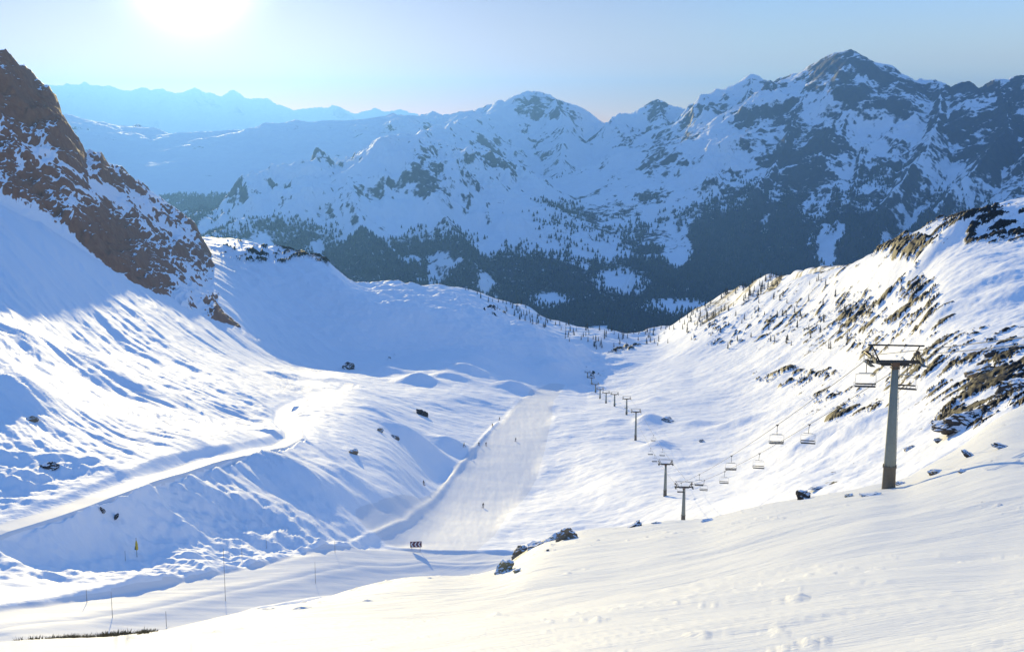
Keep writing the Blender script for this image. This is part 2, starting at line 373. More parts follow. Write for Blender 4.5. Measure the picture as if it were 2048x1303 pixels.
dd_ += (fbm(x, y, 30, 5, 44, .55, foot=foot)*3.2*sstep(890, 950, r))*ridge*sstep(560, 760, pxB)+(fbm(x, y, 62, 3, 46, .5, foot=foot)*2.6+fbm(x, y, 18, 4, 48, .6, foot=foot*.7)*1.0)*ridge*sstep(430, 520, pxB)
# rock strata on the right flank
tx, ty = math.cos(R(-28)), math.sin(R(-28))
p_, q_ = x*tx+y*ty, -x*ty+y*tx
st = fbm(p_/1.35, q_, 9, 7, 61, .72, foot=foot*.3)
patch = fbm(x, y, 70, 3, 63)
zone = np.zeros_like(x)
for bx, by, brx, bry, bw in ((1990, 760, 150, 90, .42), (1850, 740, 110, 60, .32), (1760, 640, 140, 70, .40), (1830, 590, 60, 40, .5), (1810, 495, 75, 26, .75), (1960, 455, 110, 28, .62), (1690, 560, 90, 45, .18),
                             (1600, 755, 90, 18, .42), (1560, 640, 120, 70, .18), (1430, 660, 120, 40, .25), (1690, 810, 100, 35, .28), (1950, 690, 120, 40, .22), (1920, 835, 60, 26, .7), (2030, 790, 50, 40, .55), (1750, 690, 80, 30, .3),
                             (1190, 745, 40, 30, .3), (1230, 690, 60, 18, .5), (800, 715, 80, 12, .28), (60, 700, 40, 20, .1), (560, 515, 110, 22, .62), (470, 500, 40, 25, .4), (650, 525, 40, 14, .5), (850, 600, 120, 20, .2), (1000, 620, 60, 20, .35)):
    zone = np.maximum(zone, bw*np.exp(-(((pxB-bx)/brx)**2+((pyB-by)/bry)**2)**2))
rockB = -.46+zone*1.15+st*1.0*np.clip(.5*right+zone*2.2, 0, 1)+patch*.25*right+right*.2
out = sstep(.35, .7, rockB)
dd_ += out*(1.0+.9*np.abs(st))*np.clip(zone*2, 0, 1)*np.clip(r/350, .6, 2)
z = z+dd_*(1-groom)
z = z*(1-mR)+(zR-.1)*mR
lip = [p for p in pk([(995, 842), (972, 868), (940, 908), (902, 955), (865, 1002), (815, 1043), (750, 1068), (690, 1088), (600, 1100)]) if p is not None]
dL, _ = near_line(x, y, lip, np.zeros((len(lip), 1)))
z += mT*(-.35)+mP*(-.06)+.6*np.exp(-(dL/1.05)**2)
ring = lambda dist, w, s: np.exp(-((dist-w*1.12)/s)**2)
z += ring(dT, wT, 1.3)*.14
z += fbm(x, y, 30, 3, 71, foot=foot)*.22*groom+fbm(x, y/9, 3.5, 3, 73, .6, foot=foot*.3)*.06*mP+fbm((x*tdx+y*tdy)/9, -x*tdy+y*tdx, 3.0, 3, 74, .6, foot=foot*.3)*.05*mT
z += mT*np.exp(-((dT-1.0)/1.5)**2)*.2
gB.z = z; rockB = rockB*(1-groom)-groom
gB.attr['rock'] = rockB
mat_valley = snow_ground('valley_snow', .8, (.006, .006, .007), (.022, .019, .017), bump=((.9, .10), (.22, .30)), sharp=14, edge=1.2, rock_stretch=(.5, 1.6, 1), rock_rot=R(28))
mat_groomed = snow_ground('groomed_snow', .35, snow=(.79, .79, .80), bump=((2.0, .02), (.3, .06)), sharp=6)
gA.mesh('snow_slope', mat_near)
selR = (dR < wR*1.05); selP = (mP > .5) & ~selR; selT = (mT > .5) & ~selR & ~selP
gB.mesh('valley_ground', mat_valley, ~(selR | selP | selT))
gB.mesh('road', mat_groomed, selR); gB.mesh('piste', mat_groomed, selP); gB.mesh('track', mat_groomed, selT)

# ------------------------------------------------------------------ C: the rocky cliff on the left
azC = azs(-240, 545, 620)
C_lines = [
    [(-250, 330, 690), (0, 412, 700), (100, 463, 712), (230, 555, 715), (330, 614, 735), (430, 655, 772), (470, 665, 800), (545, 700, 850)],
    [(-250, 150, 760), (0, 280, 770), (100, 330, 775), (200, 430, 790), (300, 510, 840), (400, 580, 890), (450, 615, 920), (500, 650, 945), (545, 705, 960)],
    [(-250, -40, 850), (0, 117, 860), (30, 142, 870), (60, 168, 880), (95, 182, 885), (118, 215, 888), (126, 236, 890), (160, 300, 900), (175, 325, 910), (200, 324, 925), (215, 345, 940), (250, 366, 970), (300, 402, 1005), (350, 427, 1035), (385, 446, 1050), (408, 490, 1055), (430, 535, 1060), (460, 582, 1060), (490, 618, 1050), (520, 665, 1030), (545, 715, 1000)],
    lambda r, z, a: (r+40, z-18),
    lambda r, z, a: (r+160, z-110),
]
r, z = loft(C_lines, azC, [170, 190, 30, 10])
azC, r, z = pad(azC, r, z, R(30), R(.01), 20)
gC = Grid(azC, r, z)
x, y = gC.x, gC.y
pxC, pyC = gC.px()
foot = .002*r
up = sstep(0, .12, (r-line(C_lines[0], azC)[0][None, :])/120)
rd = fbm(x*.8+y*.3, y*.35+z*.9, 34, 6, 81, .58, ridged=True, foot=foot)
rd2 = fbm(x, y*.5+z, 14, 5, 83, .6, foot=foot)
fade = 1-sstep(480, 530, pxC)
strata = fbm(x*0+(x*.78+z*.62+y*.15), y*.04, 11, 4, 85, .6)
z = z+(rd*4.6+rd2*2.8+strata*2.6)*up*fade
gC.z = z
nz = gC.normals()[..., 2]
pc, qc = x*.62-z*.78, x*.78+z*.62
sn = fbm(pc/3.5, qc+y*.15, 16, 6, 87, .62, foot=foot*.6)+.3*fbm(x, y+z, 40, 2, 89)
rockC = .40+sn*1.05-.12*sstep(230, 330, pxC)-(nz-.72)*2.5
rockC += .35*np.exp(-(((pxC-75)/75)**2+((pyC-235)/55)**2)**2)+.45*np.exp(-(((pxC-215)/65)**2+((pyC-470)/60)**2)**2)+.35*np.exp(-(((pxC-100)/110)**2+((pyC-395)/30)**2)**2)
rockC -= .55*np.exp(-(((pxC-20)/70)**2+((pyC-300)/45)**2)**2)
rockC += .25*np.exp(-(((pxC-310)/60)**2+((pyC-560)/50)**2)**2)
rockC *= up
gC.attr['rock'] = rockC
mat_cliff = snow_ground('cliff_rock', .14, (.14, .066, .04), (.44, .23, .135), bump=((.35, .8), (.1, 1.5)), sharp=12, edge=1.3, spec=.2)
gC.mesh('cliff', mat_cliff)

# ------------------------------------------------------------------ G: the wooded shoulders in the middle distance
azG = azs(780, 1720, 520)
G_lines = [
    [(780, 640, 1120), (950, 660, 1120), (1100, 720, 1100), (1250, 730, 1140), (1400, 690, 1120), (1600, 610, 930), (1720, 570, 800)],
    [(780, 590, 1250), (950, 600, 1250), (1050, 645, 1240), (1130, 672, 1220), (1200, 668, 1250), (1300, 690, 1260), (1400, 640, 1150), (1600, 575, 960), (1720, 535, 840)],
    [(780, 575, 1300), (860, 571, 1330), (940, 578, 1380), (990, 595, 1420), (1050, 612, 1460), (1110, 648, 1440), (1150, 658, 1380), (1210, 655, 1340), (1270, 664, 1340), (1330, 650, 1400), (1400, 612, 1320), (1500, 566, 1150), (1570, 549, 1030), (1640, 538, 930), (1720, 525, 850)],
    lambda r, z, a: (r+60, z-18), lambda r, z, a: (r+700, z-420)]
r, z = loft(G_lines, azG, [40, 120, 12, 40])
gG = Grid(azG, r, z)
foot = .003*r
gG.z = z+fbm(gG.x, gG.y, 70, 5, 91, .5, foot=foot)*4
pxG, pyG = gG.px()
gG.attr['rock'] = -.05+fbm(gG.x, gG.y, 60, 4, 93)*.4+.5*sstep(1330, 1420, pxG)-.5*np.exp(-(((pxG-1200)/70)**2+((pyG-660)/12)**2))
mat_wood = snow_ground('wooded_ground', .12, (.045, .04, .03), (.12, .085, .06), bump=((.1, 1.0),), sharp=5, edge=1.2)
gG.mesh('wooded_hill', mat_wood)

# ------------------------------------------------------------------ D: the mountain range across the valley
azD = azs(-140, 2230, 1100)
azD, _, _ = pad(azD, azD[None, :], azD[None, :], R(22), R(22), 40)
D_ridges = [  # (points (px, py, r), steepness, reach)
    ([(60, 262, 9639), (130, 233, 9363), (200, 256, 9180), (290, 271, 8996), (350, 268, 8812), (430, 264, 8721), (455, 262, 8721), (520, 262, 8629), (560, 250, 8583), (590, 243, 8537), (640, 248, 8491), (700, 243, 8491), (745, 240, 8491), (790, 232, 8491)], 1100, 5000),
    ([(745, 240, 8490), (790, 232, 8800), (830, 240, 9200), (865, 227, 9000), (885, 234, 9000), (930, 228, 8800), (960, 222, 8700), (1000, 208, 8500), (1030, 192, 8350), (1055, 187, 8300), (1085, 196, 8250), (1110, 205, 8200), (1165, 220, 8200), (1190, 232, 8200), (1208, 244, 8200), (1250, 238, 8100), (1290, 216, 8000), (1315, 196, 7900), (1335, 211, 7800), (1390, 209, 7700), (1440, 190, 7500), (1480, 163, 7400), (1505, 149, 7300), (1540, 163, 7200), (1600, 147, 7000), (1650, 118, 6850), (1680, 104, 6750), (1700, 98, 6700), (1716, 106, 6700), (1745, 145, 6650), (1790, 178, 6600), (1805, 184, 6600), (1850, 173, 6500), (1880, 166, 6500), (1900, 178, 6400), (1935, 169, 6400), (1960, 178, 6300), (2048, 157, 6200), (2250, 140, 6000)], 1100, 1500),
    ([(1055, 188, 8300), (985, 225, 7900), (900, 280, 7300), (830, 350, 6600), (780, 460, 5600)], 800, 900),
    ([(960, 222, 8700), (900, 262, 7000), (840, 278, 6000), (800, 284, 5300), (785, 288, 5200), (700, 343, 4900), (600, 411, 4600), (540, 442, 4400), (430, 470, 4150)], 700, 1300),
    ([(790, 288, 5200), (850, 380, 4700), (900, 460, 4300), (950, 540, 3900)], 700, 1000),
    ([(690, 350, 4850), (720, 450, 4300), (740, 530, 3850)], 700, 1000),
    ([(1110, 205, 8200), (1130, 260, 7600), (1120, 330, 6800), (1180, 420, 5800), (1000, 520, 4800)], 800, 900),
    ([(1315, 197, 7900), (1330, 260, 7300), (1340, 330, 6600), (1250, 400, 5700), (1150, 470, 5000), (1050, 560, 4300)], 850, 800),
    ([(1505, 150, 7300), (1490, 215, 6900), (1400, 278, 6500), (1330, 350, 5900), (1290, 430, 5200), (1280, 500, 4600), (1250, 580, 3900)], 850, 800),
    ([(1650, 120, 6850), (1620, 200, 6400), (1590, 232, 6200), (1570, 300, 5700), (1520, 380, 5200), (1470, 470, 4600), (1440, 560, 4000)], 900, 800),
    ([(1745, 146, 6650), (1760, 230, 6200), (1720, 320, 5600), (1700, 420, 5000), (1600, 520, 4300)], 900, 800),
    ([(1880, 166, 6500), (1880, 240, 6000), (1850, 320, 5400), (1780, 400, 4900), (1700, 480, 4400)], 900, 800),
    ([(2000, 168, 6250), (2020, 260, 5700), (1960, 340, 5200), (1850, 440, 4600)], 900, 800),
    ([(2250, 150, 6000), (2200, 300, 5200), (2050, 420, 4500)], 900, 800)]
rr = np.concatenate([np.geomspace(2300, 5000, 170), np.geomspace(5000, 9500, 360)[1:], np.geomspace(9500, 14500, 110)[1:]])
r = np.repeat(rr[:, None], len(azD), 1)
gD = Grid(azD, r, np.zeros_like(r)); x, y = gD.x, gD.y
wx = fbm(x, y, 900, 4, 101)*120; wy = fbm(x, y, 900, 4, 103)*120
pcol = 1024+F*np.tan(azD)[None, :]
floor = -600+np.clip((r-4700)*(.1+.026*(1-sstep(650, 950, pcol))), 0, 400+105*sstep(900, 1000, pcol))
h = floor.copy(); dmin = np.full_like(h, 1e9)
for pts, H, Lr in D_ridges:
    w3 = [P(*p) for p in pts]
    for (ax, ay, az_), (bx, by, bz) in zip(w3[:-1], w3[1:]):
        ex, ey = bx-ax, by-ay; ll = ex*ex+ey*ey
        for f in (0, 1):
            X, Y = (x+wx*wgt, y+wy*wgt) if f else (x, y)
            t = np.clip(((X-ax)*ex+(Y-ay)*ey)/ll, 0, 1)
            dd = np.hypot(X-ax-t*ex, Y-ay-t*ey)
            if f == 0: dmin = np.minimum(dmin, dd)
            if f == 0: wgt = sstep(20, 500, dd)
        h = np.maximum(h, az_+(bz-az_)*t-H*(1-np.exp(-dd/Lr)))
crest_d, (cz,) = near_line(x, y, [P(*p) for p in D_ridges[0][0]+D_ridges[1][0]], np.array([[P(*p)[2]] for p in D_ridges[0][0]+D_ridges[1][0]]))
foot = .0022*r
rel = sstep(0, 350, h-floor)
nn = fbm(x+wx, y+wy, 620, 7, 111, .52, ridged=True, foot=foot)
n2 = fbm(x, y, 160, 5, 113, .55, foot=foot)
damp = np.minimum(.18+.82*sstep(0, 500, crest_d), .30+.70*sstep(0, 420, dmin))
gu = fbm(gD.az[None, :]*5500+wx*.5, r*.22+wy*.3, 260, 5, 115, .55, ridged=True)
h = h+(gu-.3)*48*rel*damp+(nn-.35)*85*rel*damp+n2*22*(.08+.92*rel)*(.5+.5*damp)
gD.z = h
pxD, pyD = gD.px()
nD = gD.normals()
rk = .10+(.80-nD[..., 2])*1.7+fbm(x, y, 240, 6, 117, .68, foot=foot*.7)*.48
for bx, by, brx, bry, bw in ((1600, 300, 110, 80, .55), (1700, 140, 90, 60, .5), (1790, 190, 60, 40, .5), (1330, 300, 60, 55, .45), (1530, 160, 80, 30, .3), (1950, 250, 110, 80, .35), (1720, 410, 60, 35, .55), (1560, 390, 120, 50, .3), (1000, 300, 60, 40, .35),
                             (1090, 215, 60, 25, .4), (1310, 210, 40, 25, .4), (1950, 180, 120, 25, .5), (1250, 430, 140, 60, .35), (850, 350, 40, 60, .4), (2030, 330, 80, 80, .4), (1800, 340, 50, 60, .25)):
    rk += 1.0*bw*np.exp(-(((pxD-bx)/brx)**2+((pyD-by)/bry)**2)**2)
rk -= .5*np.exp(-(((pxD-1460)/60)**2+((pyD-300)/40)**2)**2)+.6*np.exp(-(((pxD-1240)/50)**2+((pyD-565)/26)**2)**2)+.5*np.exp(-(((pxD-1350)/60)**2+((pyD-615)/16)**2)**2)
fl = sstep(.5, 1, rel)
treeline = -400+90*sstep(1200, 1350, pxD)+70*(1-sstep(850, 1000, pxD))+fbm(x, y, 700, 4, 201)*110
chute = fbm(gD.az[None, :]*np.ones_like(r)*F+wx*.15, r*.05, 75, 3, 203)
clump = fbm(x, y, 260, 5, 205, .6)
east = sstep(1250, 1400, pxD)
dens = sstep(-50, 70, treeline-h)*sstep(-.30, .10, clump*(1-.6*east)+.9*chute*(.65+.35*east)+.24-.02*east-.10*(1-sstep(760, 980, pxD))+.5*sstep(-480, -560, h))
for ex, ey, erx, ery in ((1240, 565, 52, 28), (1355, 612, 70, 16), (1100, 600, 40, 14), (505, 432, 60, 12)):
    dens *= 1-np.exp(-(((pxD-ex)/erx)**2+((pyD-ey)/ery)**2)**2)
dens = np.maximum(dens, .8*sstep(-500, -540, h)*sstep(3300, 3500, r)) if False else dens
dens *= (r > 2500) & (r < 6600) & (pxD > -50) & (pxD < 2100)
rk = np.where(dens > 0, np.maximum(rk, rk*(1-dens)+.75*dens), rk)
rk += .13*sstep(1100, 1450, pxD)
gD.attr['rock'] = rk
mat_mount = snow_ground('mountain_snow', .03, (.02, .025, .028), (.07, .07, .07), bump=((.02, 9), (.006, 20)), sharp=4.5, edge=1.9, spec=.2)
gD.mesh('mountain_range', mat_mount)

# ------------------------------------------------------------------ F: the far peaks on the horizon
azF = azs(-100, 1100, 700)
F_lines = [[(-100, 300, 24000), (1100, 300, 24000)],
    [(-100, 165, 27000), (60, 176, 27000), (100, 176, 27000), (150, 186, 27000), (172, 185, 27000), (200, 195, 27000), (240, 202, 27000), (270, 205, 27000), (300, 200, 27000), (330, 195, 27000), (360, 194, 27000), (388, 186, 27000), (410, 199, 27000), (440, 204, 27000), (466, 193, 27000), (490, 207, 27000), (520, 217, 27000), (560, 220, 27000), (600, 228, 27000), (640, 236, 27000), (680, 232, 27000), (715, 234, 27000), (760, 240, 27000), (900, 262, 27000), (1100, 300, 27000)],
    lambda r, z, a: (r+800, z-700)]
r, z = loft(F_lines, azF, [80, 10])
gF = Grid(azF, r, z)
e_ = sstep(24000, 26000, r)*(1-.8*sstep(26400, 27000, r))
gF.z = z+fbm(gF.x, gF.y, 2200, 6, 121, .55, ridged=True)*170*e_+fbm(gF.x, gF.y, 500, 3, 123)*35
gF.attr['rock'] = .15+fbm(gF.x, gF.y, 900, 4, 125)*.5
mat_far = snow_ground('far_snow', .003, (.07, .07, .07), (.15, .14, .13), bump=((.004, 30),), sharp=4, edge=1.0, spec=.1)
gF.mesh('distant_peaks', mat_far)
bm = bmesh.new(); bmesh.ops.create_grid(bm, x_segments=40, y_segments=40, size=1)
for v in bm.verts: v.co = Vector((v.co.x*19500, 13500+v.co.y*17000, -720))
me = bpy.data.meshes.new('ground'); bm.to_mesh(me); bm.free(); me.materials.append(mat_far)
o = bpy.data.objects.new('ground', me); COL.objects.link(o); o['kind'] = 'structure'

# ------------------------------------------------------------------ the air
hz, N, L, b = newmat('haze_air')
N.remove(b); ad_ = N.new('ShaderNodeAddShader')
for k, (dn, cl, g_) in enumerate(((5.9e-5, (.035, .29, .95, 1), .22), (.8e-5, (1, .92, .84, 1), .72))):    # clear blue air, and fine ice haze that glows towards the sun
    pv_ = N.new('ShaderNodeVolumePrincipled'); pv_.inputs['Density'].default_value = dn
    pv_.inputs['Color'].default_value = cl; pv_.inputs['Anisotropy'].default_value = g_; L.new(pv_.outputs[0], ad_.inputs[k])
L.new(ad_.outputs[0], N['Material Output'].inputs['Volume'])
bm = bmesh.new(); bmesh.ops.create_cube(bm, size=1)
for v in bm.verts: v.co = Vector((v.co.x*40000, 13500+v.co.y*35000, -200+v.co.z*2600))
me = bpy.data.meshes.new('haze'); bm.to_mesh(me); bm.free(); me.materials.append(hz)
ho = bpy.data.objects.new('haze', me); COL.objects.link(ho); ho['kind'] = 'stuff'

# ------------------------------------------------------------------ small builders
class MB:
    def __init__(s): s.bm = bmesh.new()
    def box(s, c, d, rot=None):
        r = bmesh.ops.create_cube(s.bm, size=1)['verts']
        M = Matrix.Translation(Vector(c)) @ (rot.to_4x4() if rot else Matrix.Identity(4)) @ Matrix.Diagonal((*d, 1))
        bmesh.ops.transform(s.bm, matrix=M, verts=r); return s
    def tube(s, pts, rad, n=8):
        pts = [Vector(p) for p in pts]; rad = rad if isinstance(rad, (list, tuple)) else [rad]*len(pts)
        rings = []
        for i, p in enumerate(pts):
            t = (pts[min(i+1, len(pts)-1)]-pts[max(i-1, 0)]).normalized()
            u = t.orthogonal().normalized() if abs(t.z) > .9 else t.cross(Vector((0, 0, 1))).normalized()
            v = t.cross(u)
            rings.append([s.bm.verts.new(p+(u*math.cos(k*2*math.pi/n)+v*math.sin(k*2*math.pi/n))*rad[i]) for k in range(n)])
        for a, b in zip(rings[:-1], rings[1:]):
            for k in range(n): s.bm.faces.new((a[k], a[(k+1) % n], b[(k+1) % n], b[k]))
        s.bm.faces.new(rings[0]); s.bm.faces.new(rings[-1]); return s
    def disc(s, c, axis, rad, w, n=14):
        a = Vector(axis).normalized(); c = Vector(c); return s.tube([c-a*w/2, c-a*w*.15, c+a*w*.15, c+a*w/2], [rad, rad*.86, rad*.86, rad], n)
    def poly(s, pts, depth):                # outline in the x-z plane, given thickness along y
        f = [s.bm.verts.new((p[0], p[2] if len(p) > 2 else 0, p[1])) for p in pts]; b = [s.bm.verts.new(v.co+Vector((0, depth, 0))) for v in f]
        n = len(f); s.bm.faces.new(f); s.bm.faces.new(b[::-1])
        for k in range(n): s.bm.faces.new((f[k], b[k], b[(k+1) % n], f[(k+1) % n]))
        return s
    def build(s, name, mat, parent=None, bevel=0, smooth=False):
        bmesh.ops.recalc_face_normals(s.bm, faces=s.bm.faces)
        if bevel: bmesh.ops.bevel(s.bm, geom=s.bm.edges[:], offset=bevel, segments=2, affect='EDGES', clamp_overlap=True)
        me = bpy.data.meshes.new(name); s.bm.to_mesh(me); s.bm.free(); me.materials.append(mat)
        if smooth: me.polygons.foreach_set('use_smooth', [True]*len(me.polygons))
        o = bpy.data.objects.new(name, me); COL.objects.link(o)
        if parent: o.parent = parent
        return o
def tag(o, label, cat, group=None):
    o['label'] = label; o['category'] = cat
    if group: o['group'] = group
    return o
def empty(name, loc, rz=0):
    o = bpy.data.objects.new(name, None); COL.objects.link(o); o.location = loc; o.rotation_euler = (0, 0, rz); o.empty_display_size = .5; return o
def copy_tree(o, parent=None):
    c = o.copy(); COL.objects.link(c); c.parent = parent
    for ch in list(o.children): copy_tree(ch, c)
    return c
def yaw(p): return -math.atan2(p.x, p.y)     # turns +y away from the camera

M_conc = plain('weathered_steel', (.20, .20, .155), (.36, .355, .28), 1.5, .7, .1, .02)
M_foot = plain('stained_footing', (.11, .085, .055), (.24, .19, .13), 3, .85, 0, .03)
M_rust = plain('rusty_steel', (.10, .05, .025), (.20, .11, .06), 6, .7, .2)
M_steel = plain('grey_steel', (.13, .13, .11), (.26, .25, .21), 5, .55, .4)
M_dark = plain('dark_steel', (.022, .021, .02), (.06, .055, .05), 6, .6, .2)
M_black = plain('black_seat', (.012, .012, .012), (.03, .028, .026), 6, .6)
M_light = plain('pale_tube', (.35, .34, .32), (.5, .49, .46), 6, .6)
M_cable = plain('cable_steel', (.10, .10, .10), (.18, .18, .18), 20, .5, .6)

# ------------------------------------------------------------------ chairlift pylons
ARM = 2.35; KP = .76
def make_pylon(H, loc, rz, label):
    t = tag(empty('lift_pylon', loc, rz), label, 'lift pylon', 'chairlift pylons down the valley')
    t.scale = (KP, KP, KP); H /= KP
    MB().tube([(0, 0, -1.5), (0, 0, .24*H), (0, 0, H)], [.70, .58, .33], 20).build('pole', M_conc, t, smooth=True)
    m = MB(); m.tube([(0, 0, -1.5), (0, 0, .17*H)], [.73, .63], 20)
    m.tube([(0, 0, .17*H), (0, 0, .185*H)], [.70, .70], 20)
    for k in range(10):
        a = k*math.pi/5; m.tube([(.66*math.cos(a), .66*math.sin(a), .185*H), (.66*math.cos(a), .66*math.sin(a), .185*H+.12)], .05, 6)
    m.build('footing', M_foot, t)
    m = MB(); m.box((0, 0, H+.05), (.75, .8, .5)); m.box((0, 0, H-.35), (.85, .85, .12)); m.build('head_block', M_rust, t, .03)
    m = MB()
    for yy in (-.3, .3):
        m.box((0, yy, H+.28), (2*ARM+.9, .16, .22)); m.box((0, yy, H-.02), (3.0, .1, .12))
    for k in range(-5, 6): m.box((k*.46, 0, H+.28), (.08, .46, .14))
    for sgn in (-1, 1): m.tube([(sgn*1.5, 0, H-.02), (sgn*2.2, 0, H+.2)], .05, 6)
    m.build('crossarm', M_dark, t)
    m = MB()
    m.tube([(-2.85, 0, H+2.02), (0, 0, H+1.98), (2.85, 0, H+1.94)], .085, 8)
    for sgn in (-1, 1):
        for yy in (-.22, .22): m.tube([(sgn*1.62, yy, H+.35), (sgn*2.42, 0, H+2.0)], .06, 6)
        m.tube([(sgn*1.85, -.22, H+.85), (sgn*1.85, .22, H+.85)], .04, 6)
    m.build('gantry_frame', M_dark, t)
    m = MB()
    for yy in (-.18, .18): m.tube([(.62, yy, .3), (.42, yy, H-.1)], .022, 5)
    for k in range(int(H/.35)):
        z = .4+k*.35; xx = .62-.2*z/H; m.tube([(xx, -.18, z), (xx, .18, z)], .016, 5)
    m.build('ladder', M_steel, t)
    for sgn in (-1, 1):
        m = MB(); x0 = sgn*ARM
        m.box((x0, 0, H+.62), (.14, 3.3, .2)); m.box((x0+sgn*.28, 0, H+.05), (.5, 3.0, .05))
        for yy in (-1.2, 1.2): m.box((x0, yy, H+.45), (.1, .9, .14)); m.tube([(x0+sgn*.5, yy, H+.05), (x0+sgn*.5, yy, H+1.05)], .025, 6)
        m.tube([(x0+sgn*.5, -1.4, H+1.05), (x0+sgn*.5, 1.4, H+1.05)], .025, 6)
        m.tube([(x0-sgn*.2, 0, H+.6), (x0-sgn*.2, .5, H+1.1), (x0+sgn*.2, .7, H+1.0)], .04, 6)
        tr = m.build('sheave_train', M_steel, t)
        for k in range(6): MB().disc((x0, -1.45+k*.58, H+.72), (1, 0, 0), .27, .12).build('sheave_wheel', M_foot if k % 2 else M_dark, tr)
        MB().box((x0+sgn*.25, 1.2, H+.95), (.3, .5, .45)).build('junction_box', M_rust, t, .03)
    return t
def on(grid, x, y): return Vector((x, y, grid.height(x, y)))
heads = []
def put_pylon(px, ytop, r, label, grid, base=None):
    if base: b = grid.hit(px, base)
    else:
        a, _ = pdir(px, ytop); b = on(grid, r*math.sin(float(a)), r*math.cos(float(a)))
    rr_ = b.to_2d().length; H = rr_*float(pdir(px, ytop)[1])-b.z-.3*KP
    t = make_pylon(H, b, R(-2), label)
    heads.append(b+Vector((0, 0, H+.98*KP))); return t
put_pylon(1777, 722, 0, 'tall weathered grey pylon with brown foot rising from the near snow slope, largest of all', gA, 976)
put_pylon(1368, 973, 276, 'dark pylon half sunk behind the crest of the near slope with chairs beside its arms', gB)
put_pylon(1330, 927, 0, 'slim dark pylon standing on snow just behind the half sunk pylon', gB, 991)
put_pylon(1271, 823, 0, 'dark slender pylon standing at the head of the narrow blue shadow strip', gB, 880)
put_pylon(1253, 797, 0, 'small dark pylon next up the line behind the one above the shadow strip', gB, 829)
put_pylon(1229, 788, 0, 'small far pylon with a plain flat crossarm in the distant row', gB, 812)
put_pylon(1212, 785, 0, 'tiny far pylon fifth from the valley end of the distant row', gB, 806)
put_pylon(1200, 778, 0, 'tiny far pylon fourth from the valley end of the distant row', gB, 797)
put_pylon(1191, 768, 0, 'tiny far pylon third from the valley end of the distant row', gB, 784)
put_pylon(1183, 755, 0, 'tiny far pylon second from the valley end of the distant row', gB, 768)
put_pylon(1175, 744, 0, 'tiniest farthest pylon at the valley end of the lift line', gB, 755)
heads.sort(key=lambda h_: h_.y)
heads.insert(0, Vector((29.5, -6, heads[0].z+24)))
def cable_pt(side, y):
    for a, b in zip(heads[:-1], heads[1:]):
        if a.y <= y <= b.y or b is heads[-1]:
            f = (y-a.y)/(b.y-a.y); sag = 4*f*(1-f)*(b-a).length*.006
            p = a.lerp(b, f); return Vector((p.x+side*ARM*KP, y, p.z-sag))
for side, nm in ((-1, 'thin left strand of the chairlift cable carried on the pylon arms'), (1, 'thin right strand of the chairlift cable carried on the pylon arms')):
    ys = [-6+k*8.0 for k in range(int((heads[-1].y+6)/8)+1)]+[h.y for h in heads]; ys = sorted(set(ys))
    tag(MB().tube([cable_pt(side, y_) for y_ in ys], .028, 5).build('lift_cable', M_cable), nm, 'cable', 'chairlift cable strands')

# ------------------------------------------------------------------ chairs on the cable
def make_chair():
    t = empty('lift_chair', (0, 0, 0))
    tag(t, 'x', 'lift chair', 'chairs hanging on the lift cable')
    m = MB(); m.tube([(0, 0, .05), (0, .02, -.6), (.0, .1, -1.35)], .04, 7); m.build('hanger', M_dark, t)
    m = MB(); m.box((0, 0, 0), (.14, .5, .14)); m.tube([(-.22, 0, .06), (.22, 0, .06)], .06, 7); m.build('grip', M_dark, t)
    m = MB(); m.tube([(-.72, .1, -1.35), (.72, .1, -1.35)], .055, 7)
    for sg in (-1, 1):
        m.tube([(sg*.72, .1, -1.35), (sg*1.05, .12, -1.5), (sg*1.08, .15, -2.75), (sg*1.08, -.35, -2.8)], .02, 6)
        m.tube([(sg*1.08, .12, -2.35), (sg*1.08, -.3, -2.35), (sg*1.08, -.35, -2.8)], .025, 6)
    m.build('frame', M_light, t)
    m = MB(); m.box((0, -.1, -2.8), (2.16, .50, .12)); m.build('seat', M_black, t, .03)
    m = MB(); m.box((0, .17, -2.48), (2.1, .04, .16)); m.build('backrest', M_black, t, .02)
    m = MB(); m.tube([(-1.0, -.28, -1.55), (1.0, -.28, -1.55)], .02, 6)
    for sg in (-1, 1): m.tube([(sg*.95, -.28, -1.55), (sg*.95, .1, -1.6)], .02, 5)
    m.build('safety_bar', M_light, t)
    return t
proto = None
